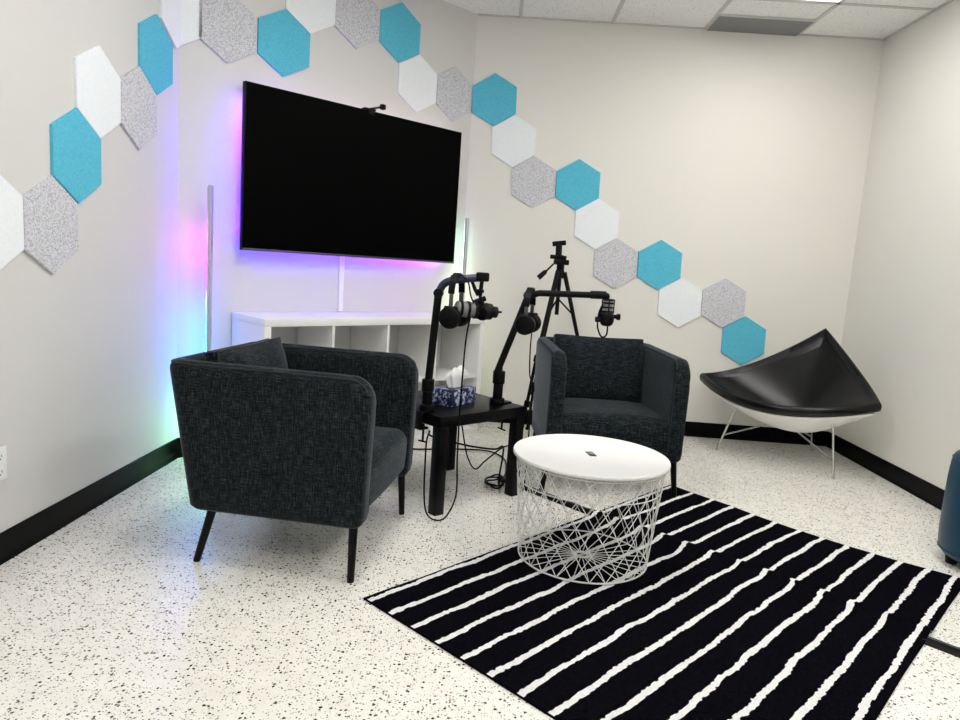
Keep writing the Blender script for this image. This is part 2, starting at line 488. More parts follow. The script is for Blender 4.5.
cam_loc = on_corner_wall(-.875, .062, 1.961)
wc = thing('webcam', 'small black webcam with tilted head clipped on top of the television', 'webcam', cam_loc, PI/4)
MB().box((-.030, -.022, 0.001), (.048, .016, .012), .003).box((-.006, -.024, -.022), (.040, -.0185, .004), .001).build('clip', 'matte', wc)
MB().tube([(.010, 0, .010), (.05, -.012, .022), (.086, -.02, .034)], [.006, .006, .006], 10).build('arm', 'matte', wc)
MB().box((.078, -.036, .020), (.108, -.006, .050), .006, 3).build('head', 'matte', wc)

rw = MB().box((-.016, -.014, 0), (.016, -.0005, .345), .003).build('cable_raceway', 'plastic')
rw.location = on_corner_wall(-.972, 0, .775); rw.rotation_euler = (0, 0, PI/4)
tag(rw, 'white vertical cable cover on the wall between the television and the shelf unit', 'cable cover')

# ------------------------------------------------------------------ light bars
cl = emit_ramp('led_corner_colours', 2, 0, 1.40, [(0, (.2, 1, .4)), (.14, (.3, .9, .45)), (.30, (.0, .24, 1.)), (.54, (.0, .20, 1.)), (.64, (.05, .0, 1.)), (.71, (.14, .0, .9)), (.78, (.42, .0, .27)), (.83, (.38, .01, .30)), (.89, (.02, .0, .02)), (1, (.0, .0, .0))], 24)
cr_ = emit_ramp('led_crease_colours', 2, 0, 1.40, [(0, (.6, 1, .6)), (.5, (.9, 1, .45)), (.75, (.75, 1, .7)), (.9, (.5, 1, .75)), (1, (.05, .1, .08))], 7.)
def light_bar(loc, rz, led, label):
    t = thing('light_bar', label, 'lamp', loc, rz, 'slim upright light bars in the corners')
    MB().box((-.011, -.008, .012), (.011, .012, 1.415), .002).build('bar', 'alu', t)
    MB().box((-.008, .0122, .03), (.008, .0165, 1.405), .001).build('diffuser', led, t, 0)
    MB().cyl((0, 0, 0), (0, 0, .012), .038, bev=.003, seg=32).build('base', 'alu', t)
    return t
light_bar((-1.205, -1.352, 0), PI/4 + PI/4, cl, 'slim silver light bar glowing pink and blue in the corner left of the television')
light_bar((.026, -.112, 0), PI/8+.35, cr_, 'slim pale light bar standing in the crease right of the television')

# ------------------------------------------------------------------ cube shelf unit
KL = 1.535; KD = .38; KH = .77
kx = thing('shelf_unit', 'low white open cube shelf unit under the television', 'shelf', on_corner_wall((-1.646-.111)/2, .006, 0), PI/4)
e = .038; th = .016
MB().box((-KL/2, -KD, KH-e), (KL/2, 0, KH), .0015).build('top_panel', 'whitefoil', kx)
MB().box((-KL/2, -KD, 0), (KL/2, 0, e), .0015).build('bottom_panel', 'whitefoil', kx)
for s in (-1, 1):
    x = s*(KL/2 - e/2); MB().box((x-e/2, -KD, e+.0003), (x+e/2, 0, KH-e-.0003), .0015).build('side_panel', 'whitefoil', kx)
for k in (1, 2, 3):
    x = -KL/2 + e + k*(KL-2*e)/4
    MB().box((x-th/2, -KD+.003, e+.0003), (x+th/2, 0, KH-e-.0003)).build('divider', 'whitefoil', kx, 0)
for k in range(4):
    a = -KL/2 + e + k*(KL-2*e)/4 + th/2; b = -KL/2 + e + (k+1)*(KL-2*e)/4 - th/2
    MB().box((a+.0003 - (th/2 if k == 0 else 0), -KD+.004, KH/2-th/2), (b-.0003 + (th/2 if k == 3 else 0), 0, KH/2+th/2)).build('shelf', 'whitefoil', kx, 0)

# ------------------------------------------------------------------ armchairs
CW, CD, CH, CZ, TB, TF = .692, .765, .72, .19, .091, .015
CT = .078
def fshear(f, z):
    k = min(1, max(0, (CH - z) / (CH - CZ)))
    a0, a1 = -CD/2 + TB*k, CD/2 - TF*k
    return a0 + (f + CD/2) / CD * (a1 - a0)
def chair_shell():
    r = .075; path = []     # outer outline in plan: (f, l, nf, nl, distance to arm end)
    W2, D2 = CW/2, CD/2
    def add(f, l, nf, nl, d): path.append((f, l, nf, nl, d))
    fs = []
    L0 = CD - r
    ds = [0, .002, .006, .012, .02, .03, .042, .056, .072, .09, .12, .2, .3, .42, .54, L0]
    for d in ds: add(D2 - d, -W2, 0, -1, d)
    for k in range(1, 8):
        a = PI/2 * k / 8
        add(-D2 + r - r*math.sin(a), -W2 + r - r*math.cos(a), -math.sin(a), -math.cos(a), 9)
    for k in range(0, 9): add(-D2, (-W2 + r) + (CW - 2*r)*k/8, -1, 0, 9)
    for k in range(1, 8):
        a = PI/2 * k / 8
        add(-D2 + r - r*math.cos(a), W2 - r + r*math.sin(a), -math.cos(a), math.sin(a), 9)
    for d in ds[::-1]: add(D2 - d, W2, 0, 1, d)
    rows = []; R1 = .085; rc = .038
    for f, l, nf, nl, d in path:
        top = CH if d >= R1 else CH - R1 + math.sqrt(max(0, R1*R1 - (R1-d)**2))
        sh = 0. if d > .014 else .012*(1 - math.sqrt(max(0, 1 - ((.014-d)/.014)**2)))
        bot = CZ + (0 if d > .05 else .03*(1 - math.sqrt(max(0, 1 - ((.05-d)/.05)**2))))
        sec = []
        o0, o1 = -sh, -(CT - sh)            # offsets along the outward normal
        c = min(rc, (o0 - o1)/2)
        for zz, of in [(bot + .012, o0), (CZ + (top-CZ)*.25, o0), (CZ + (top-CZ)*.5, o0), (CZ+(top-CZ)*.75, o0)]: sec.append((of, zz))
        for k in range(0, 5):
            a = PI/2*k/4; sec.append((o0 - c + c*math.cos(a), top - c + c*math.sin(a)))
        for k in range(0, 5):
            a = PI/2*k/4; sec.append((o1 + c - c*math.sin(a), top - c + c*math.cos(a)))
        for zz, of in [(CZ+(top-CZ)*.75, o1), (CZ + (top-CZ)*.5, o1), (CZ + (top-CZ)*.25, o1), (bot + .012, o1), (bot, o1 + .012), (bot, o0 - .012)]: sec.append((of, zz))
        rows.append([(fshear(f + nf*of, z), l + nl*of, z) for of, z in sec])
    mb = MB(); mb.grid(rows, closed_u=True)
    n = len(rows[0]); last = (len(rows)-1)*n
    mb.f.append(tuple(range(n))); mb.m.append(0); mb.f.append(tuple(last + i for i in range(n))[::-1]); mb.m.append(0)
    seamrows = []
    for off in (-.0105, -(CT-.0105)):
        pts = []
        for f, l, nf, nl, d in path:
            if d < .019: continue
            top = CH if d >= R1 else CH - R1 + math.sqrt(max(0, R1*R1 - (R1-d)**2))
            z = top - .0105
            pts.append((fshear(f + nf*off, z), l + nl*off, z))
        # run the seam down the front ends
        f0 = D2 - .0035; of2 = -.0035 if off > -.03 else -(CT-.0035)
        a = [(fshear(f0, z), -(W2 + of2), z) for z in (CZ+.04, .3, .45, .58)]
        b = [(fshear(f0, z), (W2 + of2), z) for z in (.58, .45, .3, CZ+.04)]
        seamrows.append(a + pts + b)
    return mb, seamrows

def puffed(w, h, t, n=18, crown=.0, edge=.012):
    """cushion in the xz plane, thickness along y; returns MB and its outline"""
    mb = MB(); rows_f = []; rows_b = []
    def pt(i, j, s):
        a = -1 + 2*i/n; b = -1 + 2*j/n
        q = (1 - abs(a)**3.2) * (1 - abs(b)**3.2)
        rr = 1 - .025*(abs(a)*abs(b))**4
        x = w/2*a*rr*(1 - .015*(1-b*b)); z = h/2*b*rr + crown*(a*a - .5)*max(0, b)
        y = s*(edge + (t/2 - edge)*max(0, q)**.55)
        y += .004*math.sin(5*a + 3*b)*q
        return (x, y, z)
    for j in range(n+1): rows_f.append([pt(i, j, -1) for i in range(n+1)])
    for j in range(n+1): rows_b.append([pt(i, j, 1) for i in range(n+1)])
    mb.grid(rows_f); mb.grid([r[::-1] for r in rows_b])
    ring = [(i, 0) for i in range(n)] + [(n, j) for j in range(n)] + [(i, n) for i in range(n, 0, -1)] + [(0, j) for j in range(n, 0, -1)]
    a = [pt(i, j, -1) for i, j in ring]; b = [pt(i, j, 1) for i, j in ring]
    mb.grid([a + [a[0]], b + [b[0]]])
    out = [tuple((Vector(p) + Vector(q))/2) for p, q in zip(a, b)]
    return mb, a, b

def armchair(loc, yaw, label, zfeet=(0, 0, 0, 0)):
    t = thing('armchair', label, 'armchair', loc, yaw, 'charcoal fabric tub armchairs')
    mb, seams = chair_shell()
    sh = mb.build('shell', 'fabric', t, 50)
    pm = MB()
    for s in seams: pm.tube(s, .0032, 6)
    pm.build('piping', 'piping', sh)
    # seat
    wi = CW - 2*CT - .006
    rows = []; n = 16
    back = -CD/2 + CT - .01
    prof = [(back, CZ+.02), (back, .385)]
    f1 = CD/2 - .012; rr = .06
    top = .405
    for k in range(1, 8): prof.append((back + (f1 - rr - back)*k/8, .385 + (top-.385)*math.sin(PI/2*k/8)))
    for k in range(0, 7):
        a = PI/2*k/6; prof.append((f1 - rr + rr*math.sin(a), top - rr + rr*math.cos(a)))
    prof += [(f1, .30), (f1 - .004, .24), (f1 - .012, CZ + .045), (f1-.03, CZ + .018), (f1 - .07, CZ + .004)]
    for i in range(n+1):
        l = -1 + 2*i/n
        pu = 1 - abs(l)**3
        rows.append([(fshear(f, z) + (.008*pu if f > f1 - .03 else 0), l*wi/2, z + (.014*pu*min(1, max(0, (z-.33)/.05)))) for f, z in prof])
    sm = MB(); sm.grid(rows, closed_u=True)
    k = len(prof); sm.f.append(tuple(range(k))); sm.m.append(0); sm.f.append(tuple(n*k + i for i in range(k))[::-1]); sm.m.append(0)
    sm.build('seat', 'fabric', t, 50)
    # back cushion, leaning on the back
    cw = wi - .012; chh = .375
    cm, ra, rb = puffed(cw, chh, .16, 20, .010, .026)
    X = Matrix.Translation((-CD/2 + CT + .098, 0, .385 + chh/2 - .012)) @ Matrix.Rotation(math.radians(-11), 4, 'Y') @ Matrix.Rotation(PI/2, 4, 'Z')
    cm.v = [tuple(X @ Vector(p)) for p in cm.v]
    c = cm.build('back_cushion', 'fabric', t, 60)
    pp = MB()
    for ring in (ra, rb): pp.tube([X @ Vector(p) for p in ring], .0035, 6, closed=True)
    pp.build('piping', 'piping', c)
    # legs
    for (ft, fb, sl), z0 in zip(((-.185, -.240, -1), (-.185, -.240, 1), (.330, .336, -1), (.330, .336, 1)), zfeet):
        l0 = sl*(CW/2 - .030); l1 = sl*(CW/2 - .006)
        MB().tube([(fb, l1, z0), (fb + (ft-fb)*.05, l1, z0 + .004), (ft, l0, CZ+.03)], [.011, .0125, .0165], 14).build('leg', 'blackmetal', t, 60)
    return t
RUGZ = .009
armchair((-.468, -2.229, 0), -.123, 'nearer charcoal fabric armchair, turned sideways in front of the shelf unit')
armchair((.874, -1.120, 0), -1.513, 'farther charcoal fabric armchair facing the viewer behind the round white table', (0, 0, 0, RUGZ))

# ------------------------------------------------------------------ black side table
TA = .7754; F0 = Vector((.0544, -1.9313, 0)); E1 = Vector((math.cos(TA), math.sin(TA), 0)); E2 = Vector((-E1.y, E1.x, 0))
TS = .535; TZ = .448
def onT(a, b, z=TZ): return tuple(F0 + E1*a + E2*b + Vector((0, 0, z)))
st = thing('side_table', 'square black side table with thick legs between the two armchairs', 'table', onT(TS/2, TS/2, 0), TA)
MB().box((-TS/2, -TS/2, TZ-.05), (TS/2, TS/2, TZ), .0015).build('tabletop', 'blackwood', st)
for sx in (-1, 1):
    for sy in (-1, 1):
        cx, cy = sx*(TS/2-.0255), sy*(TS/2-.0255)
        MB().box((cx-.025, cy-.025, 0), (cx+.025, cy+.025, TZ-.0502), .001).build('leg', 'blackwood', st)

# tissue box
bx = Vector((.078, -1.706, TZ)); d1 = Vector((.563, .826, 0)); d2 = Vector((-.826, .563, 0)); ba = math.atan2(.826, .563)
tbx = thing('tissue_box', 'dark blue and white patterned tissue box on the black side table', 'tissue box', tuple(bx + d1*.1 + d2*.055), ba)
MB().box((-.1, -.055, .0005), (.1, .055, .078), .0012).build('carton', 'tbox', tbx)
tm = MB(); rows = []
for j in range(9):
    t_ = j/8; z = .074 + .088*t_
    ring = []
    for i in range(28):
        a = 2*PI*i/28
        rad = (.034 + .034*t_)*(1 + .30*t_*math.sin(3*a+1.1) + .20*math.sin(5*a + 4*t_))
        if t_ > .7: rad *= 1 - (t_-.7)*1.4
        ring.append((rad*math.cos(a)*1.1 + .012*t_, rad*math.sin(a)*.5, z + .014*t_*math.sin(2*a+.5)))
    rows.append(ring)
tm.grid(rows, closed_u=True); tm.f.append(tuple(8*28+i for i in range(28))); tm.m.append(0)
tm.build('tissue', 'tissue', tbx, 25)
MB().lathe([(0, .0781), (.052, .0781), (.052, .0786), (0, .0786)], 32, Matrix.Diagonal((1.2, .55, 1, 1))).build('opening', 'slot', tbx, 0)

# ------------------------------------------------------------------ microphone arms
b1 = Vector(onT(.014, .118))
CP = Vector((.259, -4.864, 1.124))
def far(x, y, z): return CP + (Vector((x, y, z)) - CP)*1.032 
arm1 = thing('boom_stand', 'black boom arm clamped to the near left corner of the side table', 'microphone stand', tuple(b1), 0, 'boom arms on the side table')
def L1(x, y, z): return tuple(far(x, y, z) - b1)
MB().cyl((0, 0, .002), (0, 0, .035), .034, bev=.004, seg=28).cyl((0, 0, .035), (0, 0, .135), .023, bev=.003).cyl((0, 0, .095), (0, 0, .150), .028, bev=.004).build('base_post', 'matte', arm1)
XA = Matrix.Rotation(TA, 4, 'Z')
k1_ = XA @ Vector((-.012, 0, 0))
MB().box((-.046, -.02, -.075), (.0, .02, -.0645), .002, X=XA).box((-.046, -.02, -.075), (-.033, .02, .006), .002, X=XA).box((-.046, -.02, .0005), (.02, .02, .008), .002, X=XA).cyl((k1_.x, k1_.y, -.135), (k1_.x, k1_.y, -.051), .005).cyl((k1_.x-.02, k1_.y, -.13), (k1_.x+.02, k1_.y, -.137), .004).build('clamp', 'matte', arm1)
elbow1 = Vector((.012, -1.925, .992)); tip1 = Vector((.213, -1.915, 1.058))
MB().tube([(0, 0, .13), L1(*elbow1)], .0175, 14).build('lower_arm', 'matte', arm1)
MB().cyl(L1(.012, -1.952, .985), L1(.012, -1.895, .985), .021, bev=.003).build('elbow_joint', 'matte', arm1)
ua = smooth_path([L1(.012, -1.925, .985), L1(.030, -1.924, 1.022), L1(.066, -1.922, 1.042), L1(.12, -1.919, 1.052), L1(.175, -1.917, 1.060), L1(.205, -1.915, 1.063)], 5)
MB().tube(ua, .0175, 14).build('upper_arm', 'navy', arm1)
MB().box(L1(.165, -1.936, 1.046), L1(.222, -1.894, 1.084), .008, 3).build('tip_housing', 'matte', arm1)
MB().cyl(L1(.192, -1.915, 1.05), L1(.188, -1.915, .985), .009).cyl(L1(.188, -1.915, 1.012), L1(.188, -1.915, .998), .016).tube([L1(.15, -1.915, 1.045), L1(.165, -1.915, 1.01), L1(.18, -1.915, .985)], .008, 8).build('mount', 'matte', arm1)

def podcast_mic(root, c, ax, r=.035):
    """horizontal broadcast microphone; ax points out of the grille"""
    ax = Vector(ax).normalized(); c = Vector(c)
    MB().cyl(c - ax*.06, c + ax*.02, r*1.03, bev=.008, seg=28).cyl(c - ax*.085, c - ax*.055, r*.72, bev=.005).build('body', 'matte', root)
    MB().cyl(c + ax*.0, c + ax*.105, r*.97, seg=28, bev=.004).build('grille', plain('silver_mesh', (.17, .17, .175), .5, .5), root)
    k = MB()
    for d in (.014, .048, .082): k.cyl(c + ax*d, c + ax*(d+.012), r*1.06, seg=28)
    k.build('band', 'matte', root)
    MB().cyl(c + ax*.103, c + ax*.1065, r*.86, seg=28, bev=.001).build('front_mesh', plain('pale_mesh', (.22, .22, .22), .6, .2), root)
mic1 = thing('microphone', 'black and silver podcast microphone lying level under the left boom arm', 'microphone', tuple(far(*(elbow1 + Vector((.16, 0, -.075))))), 0, 'podcast microphones')
mo = mic1.location
def Lm(x, y, z): return tuple(far(x, y, z) - mo)
podcast_mic(mic1, Lm(.188, -1.925, .922), (-.93, -.36, .05))
MB().tube([Lm(.20, -1.955, .905), Lm(.205, -1.96, .95), Lm(.188, -1.915, .982), Lm(.205, -1.885, .95), Lm(.21, -1.89, .905)], .007, 8).cyl(Lm(.165, -1.93, .955), Lm(.21, -1.91, .975), .012).cyl(Lm(.195, -1.96, .915), Lm(.225, -1.91, .925), .036, bev=.01).build('yoke', 'matte', mic1)
MB().tube([Lm(.215, -1.915, .922), Lm(.250, -1.908, .921), Lm(.262, -1.905, .920), Lm(.285, -1.9, .921)], [.013, .010, .007, .004], 10).build('plug', 'matte', mic1)

def headphones(loc, rz, label, drop=0.):
    t = thing('headphones', label, 'headphones', loc, rz, 'black headphones hung on the boom arms')
    # hung by the band (origin = inside top of the band); cups hang below, facing +-x
    r = .072; hb = MB(); pts = []
    for k in range(21):
        a = PI*(k/20) ; pts.append((r*math.cos(a), 0, -r + r*1.15*math.sin(a)))
    Ls = [Vector(p) for p in pts]
    rows = []
    for i, p in enumerate(Ls):
        o = Vector((p.x, 0, p.z + r)).normalized()
        rows.append([tuple(p + o*dd + Vector((0, w, 0))) for w, dd in ((-.014, 0), (-.014, .006), (.014, .006), (.014, 0))])
    hb.grid(rows, closed_u=True); hb.f += [(0, 1, 2, 3), (80, 81, 82, 83)]; hb.m += [0, 0]
    hb.build('headband', 'matte', t, 40)
    for s in (-1, 1):
        MB().box((s*r-.004, -.009, -r-.045-drop), (s*r+.004, .009, -r+.004), .002).build('slider', 'slider', t)
        zc = -r-.085-drop
        cup = MB().cyl((s*(r-.020), 0, zc), (s*(r+.022), 0, zc), .048, bev=.010, seg=28).cyl((s*(r-.034), 0, zc), (s*(r-.019), 0, zc), .044, bev=.007, seg=28)
        cup.box((s*r-.008, -.03, zc+.025), (s*r+.008, .03, zc+.05), .006)
        cup.build('ear_cup', 'matte', t, 50)
    return t
hp1 = headphones(tuple(far(.088, -1.921, 1.0585)), math.radians(76), 'black headphones hung behind the level microphone on the left boom arm', .018)

b2 = Vector((.297, -1.546, TZ))
arm2 = thing('boom_stand', 'black boom arm on the side table reaching over the far armchair', 'microphone stand', tuple(b2), 0, 'boom arms on the side table')
def L2(x, y, z): return (x - b2.x, y - b2.y, z - b2.z)
MB().cyl((0, 0, .001), (0, 0, .03), .036, bev=.004, seg=28).cyl((0, 0, .03), (0, 0, .10), .024, bev=.003).cyl((0, 0, .10), (0, 0, .165), .030, bev=.006).build('base_post', 'matte', arm2)
cb = MB()
Xc = Matrix.Rotation(TA, 4, 'Z')
cb.box((.034, -.02, -.075), (.084, .02, -.066), .002, X=Xc).box((.072, -.02, -.075), (.084, .02, .006), .002, X=Xc).box((.02, -.02, .0005), (.084, .02, .008), .002, X=Xc)
c0 = Xc @ Vector((.045, 0, 0)); cb.cyl((c0.x, c0.y, -.13), (c0.x, c0.y, -.053), .005).cyl((c0.x-.02, c0.y, -.124), (c0.x+.02, c0.y, -.138), .004)
cb.build('clamp', 'matte', arm2)
el2 = Vector((.408, -1.561, .985)); tp2 = Vector((.772, -1.566, 1.010))
MB().tube([L2(.290, -1.558, .60), L2(.297, -1.559, .64), L2(*el2)], [.022, .0165, .0165], 14).build('lower_arm', 'matte', arm2)
MB().cyl(L2(.408, -1.588, .985), L2(.408, -1.534, .985), .023, bev=.003).build('elbow_joint', 'matte', arm2)
MB().tube([L2(*el2), L2(.46, -1.562, 1.0), L2(*tp2)], [.0165, .0155, .0145], 14).cyl(L2(.70, -1.565, 1.009), L2(.775, -1.566, 1.012), .019, bev=.004).build('upper_arm', 'matte', arm2)
MB().cyl(L2(.772, -1.566, 1.014), L2(.780, -1.566, .955), .010).sphere(L2(.774, -1.566, 1.006), .019).build('tip_joint', 'matte', arm2)
mic2 = thing('microphone', 'black ringed microphone hanging upright at the end of the right boom arm', 'microphone', (.787, -1.572, .918), 0, 'podcast microphones')
k = MB().lathe([(0, -.052), (.016, -.051), (.027, -.044), (.033, -.03), (.034, -.012), (.032, .004), (.026, .012), (0, .012)], 28)
k.build('body', 'matte', mic2)
MB().cyl((0, 0, .008), (0, 0, .072), .023, bev=.003, seg=24).build('grille', plain('dark_mesh', (.25, .25, .26), .5, .4), mic2)
kk = MB()
for z in (.014, .034, .054, .070): kk.cyl((0, 0, z), (0, 0, z+.008), .0285, seg=28, bev=.003)
for a in (0, PI/2, PI, 3*PI/2): kk.cyl((.028*math.cos(a), .028*math.sin(a), .01), (.028*math.cos(a), .028*math.sin(a), .075), .003, seg=8)
kk.build('ring_cage', 'matte', mic2)
MB().tube(smooth_path([(-.022, .004, .05), (-.034, .004, .02), (-.038, .004, -.01), (-.030, 0, -.02), (0, 0, -.02)]), .0065, 8).cyl((-.055, 0, -.022), (-.02, 0, -.022), .013, bev=.002).cyl((.02, 0, -.004), (.060, 0, -.004), .010, bev=.002).cyl((.045, 0, -.004), (.062, 0, -.004), .015, bev=.002).build('yoke', 'matte', mic2)
MB().tube(smooth_path([(-.042, 0, -.025), (-.040, 0, -.06), (-.025, 0, -.095), (-.010, 0, -.105), (.006, 0, -.09), (.006, 0, -.04)], 6), .004, 8).build('cable_loop', 'rubber', mic2)
hp2 = headphones((.418, -1.561, 1.008), math.radians(76), 'black headphones hung at the elbow of the right boom arm')

# ------------------------------------------------------------------ tripod
tp = thing('tripod', 'black camera tripod with a phone mount standing behind the far armchair', 'tripod', (.646, -.455, 0), 0)
MB().tube([(0, 0, .83), (0, 0, 1.14)], .013, 12).build('center_column', 'blackmetal', tp)
MB().cyl((0, 0, 1.06), (0, 0, 1.115), .033, .026, bev=.004).build('leg_hub', 'matte', tp)
for k in range(3):
    a = math.radians(-8 + 120*k); dx, dy = math.cos(a), math.sin(a)
    def q(r, z): return (dx*r, dy*r, z)
    lg = MB().tube([q(.028, 1.10), q(.185, .56)], [.0145, .0115], 10).tube([q(.185, .57), q(.25, .28)], .0105, 10).tube([q(.25, .29), q(.298, .018)], .009, 10)
    lo = lg.build('leg', 'blackmetal', tp)
    MB().cyl(q(.179, .58), q(.190, .54), .018, bev=.003).build('clasp', 'matte', lo)
    MB().cyl(q(.245, .30), q(.254, .26), .018, bev=.003).build('clasp', 'matte', lo)
    MB().sphere(q(.300, .013), .013).build('rubber_foot', 'rubber', lo)
    MB().tube([q(.008, .925), q(.105, .835)], .0055, 8).build('brace', 'matte', tp)
hd = MB().cyl((0, 0, 1.11), (0, 0, 1.155), .024, bev=.003).box((-.045, -.03, 1.145), (.05, .03, 1.178), .006).cyl((-.02, -.045, 1.16), (-.02, .045, 1.16), .017, bev=.003).cyl((.03, -.02, 1.185), (-.03, -.02, 1.195), .016, bev=.003).box((-.07, -.012, 1.178), (-.03, .012, 1.205), .004)
hd.build('pan_head', 'matte', tp)
MB().tube([(-.03, -.02, 1.165), (-.085, -.03, 1.105), (-.098, -.032, 1.092), (-.135, -.038, 1.055)], [.005, .006, .015, .017], 12).build('pan_handle', 'matte', tp)
MB().box((-.035, -.022, 1.176), (.03, .022, 1.200), .003).cyl((-.018, 0, 1.198), (-.020, 0, 1.265), .020, bev=.003).box((-.062, -.012, 1.262), (.022, .02, 1.292), .003, X=Matrix.Translation((-.02, 0, 1.277)) @ Matrix.Rotation(math.radians(-9), 4, 'Y') @ Matrix.Translation((.02, 0, -1.277))).build('phone_mount', 'matte', tp)

# ------------------------------------------------------------------ rug over a cord cover
RO = Vector((-.106, -2.726, 0)); RU = Vector((.6737, .7390, 0)); RV = Vector((.7390, -.6737, 0))
RL, RWD = 2.04, 1.355
FE = [(0, 2.035), (.135, 2.011), (.354, 1.985), (.5, 1.952), (.683, 1.927), (.92, 1.917), (1.13, 1.918), (1.4, 1.948)]
def far_edge(v):
    for (a, p), (b, q) in zip(FE[:-1], FE[1:]):
        if v <= b: return p + (q-p)*(v-a)/(b-a)
    return FE[-1][1]
def wob(a, b): return mnoise.noise((a, b, .37))
ridge_u = 1.305
def rugz(u, v):
    uu = u - ridge_u - .012*wob(v*3, 8.)
    return .019*math.exp(-(uu/.035)**2) + .0018*wob(u*5, v*5)
nu = 420; us = [RL*i/nu for i in range(nu+1)]
lines = [('b', lambda u: 0.)]
def stripe_edge(k, side):
    def f(u):
        kk = k*7.3 + (3.1 if side > 0 else 0)
        st_ = math.floor(u/.0125)*.0125
        kink = .012*math.exp(-((u - ridge_u)/.05)**2)*wob(k*3.7, 5)
        return .026 + .1080*k + .038*math.sin(PI*k/12)*(u/RL)**1.5 + .0085*wob(u*4.2, k*5.1) + .006*wob(u*11, k*9.2) + side*(.0098 + .003*wob(u*7, kk)) + .0055*wob(st_*83, kk*1.7) + kink
    return f
vrows = [(lambda u: 0., 0)]
for k in range(13):
    prev = vrows[-1][0]; lo = stripe_edge(k, -1); hi = stripe_edge(k, 1)
    if k == 12: hi = (lambda h: (lambda u: min(h(u), RWD-.012)))(hi)
    n = 1 if k == 0 else 3
    for q_ in range(1, n):
        vrows.append(((lambda p, l, t: (lambda u: p(u)*(1-t) + l(u)*t))(prev, lo, q_/n), 0))
    vrows.append((lo, 0)); vrows.append((hi, 1))
vrows.append((lambda u: RWD, 0))
rm = MB(); rows = []
for f, mt in vrows:
    row = []
    for u in us:
        v = max(0., min(RWD, f(u)))
        edge = .006*wob(u*2.2, 40 + (v > .7)*9)*(1 if (v < .002 or v > RWD-.002) else 0)
        u2 = u if u < 1.5 else 1.5 + (u-1.5)*(far_edge(v)-1.5)/(RL-1.5)
        p = RO + RU*u2 + RV*(v + edge)
        p.z = RUGZ + rugz(u, v)
        if v > RWD-.002 or v < .002: p.z -= .002
        row.append(tuple(p))
    rows.append(row)
nc = nu + 1
rm.v = [p for r_ in rows for p in r_]
for i in range(len(rows)-1):
    for j in range(nu):
        rm.f.append((i*nc+j, i*nc+j+1, (i+1)*nc+j+1, (i+1)*nc+j)); rm.m.append(vrows[i+1][1])
# skirt down to the floor
def skirt(idx):
    o = len(rm.v); rm.v += [(rm.v[i][0], rm.v[i][1], max(.0005, rm.v[i][2]-RUGZ+.001)) for i in idx]
    for a in range(len(idx)-1): rm.f.append((idx[a], idx[a+1], o+a+1, o+a)); rm.m.append(0)
nr = len(rows)
skirt(list(range(nc))); skirt([(nr-1)*nc + j for j in range(nc)]); skirt([i*nc for i in range(nr)]); skirt([i*nc + nu for i in range(nr)])
rug = rm.build('rug', ['rugblack', 'rugwhite'], smooth=60)
rug['z'] = 0
tag(rug, 'black rug with thin wavy white stripes under the round white table', 'rug')

cc = thing('cord_cover', 'flat black floor strip over the cords running under the striped rug', 'cord cover', tuple(RO + RU*1.275), math.atan2(RV.y, RV.x))
prof = [(-.036, .0005), (-.020, .009), (.020, .009), (.036, .0005)]
x0, x1 = -.62, 2.1
# tilted a little against the rug so that it leaves at the rug's right edge
cm_ = MB(); cm_.add([(x0, y+.075, z) for y, z in prof] + [(x1, y-.050, z) for y, z in prof], [(0, 1, 5, 4), (1, 2, 6, 5), (2, 3, 7, 6), (3, 0, 4, 7), (0, 3, 2, 1), (4, 5, 6, 7)])
cm_.build('channel', 'rubber', cc, 0)
cs = MB(); cs.add([(x0, y+.075, z) for y, z in ((.008, .0092), (.012, .0092))] + [(x1, y-.050, z) for y, z in ((.008, .0092), (.012, .0092))], [(0, 1, 3, 2)])
cs.add([(x0, y+.075, z) for y, z in ((.008, .0090), (.012, .0090))] + [(x1, y-.050, z) for y, z in ((.008, .0090), (.012, .0090))], [(2, 3, 1, 0)])
cs.build('metal_inlay', 'steel', cc, 0)

# ------------------------------------------------------------------ round wire table
ct = thing('coffee_table', 'round white coffee table with a white wire basket base on the striped rug', 'table', (.664, -2.262, RUGZ + .004), .35)
RT, RB, ZT = .284, .250, .397
lid = ct
MB().lathe([(0, ZT+.006), (0.2907, ZT+.006), (0.2946, ZT+.003), (0.2975, ZT+.003), (0.2990, ZT+.005), (0.2990, ZT+.013), (0.2971, ZT+.0165), (0.2936, ZT+.0165), (0.2907, ZT+.0145), (.022, ZT+.0145), (0, ZT+.0145)], 96).build('lid', 'whitepaint', ct, 40)
hs = MB().box((-.014, -.030, ZT+.0146), (.014, .030, ZT+.0156), .0004).build('grip_slot', 'slot', ct)
hs2 = MB().box((-.0085, -.012, ZT+.0157), (.0085, .016, ZT+.0178), .0006).build('grip_tab', 'steel', ct)
for o_ in (hs, hs2): o_.rotation_euler = (0, 0, -.15)
wb = MB(); wr = .0016
def ring(r_, z, rad=wr, seg=72): wb.tube([(r_*math.cos(2*PI*k/seg), r_*math.sin(2*PI*k/seg), z) for k in range(seg)], rad, 6, closed=True)
def rad_at(z): return RB + (RT - RB)*(z/ZT)
ring(RB, .004, .0032); ring(RT, ZT-.008, .0026); ring(rad_at(ZT-.09), ZT-.09, .0022); ring(.022, .004, .003); ring(.030, .004, .002)
NW = 26
for sgn in (-1, 1):
    for k in range(NW):
        a0 = 2*PI*k/NW; pts = []
        for i in range(9):
            t_ = i/8; z = .004 + (ZT-.012)*t_
            a = a0 + sgn*math.radians(52)*t_
            pts.append((rad_at(z)*math.cos(a), rad_at(z)*math.sin(a), z))
        wb.tube(pts, wr, 6)
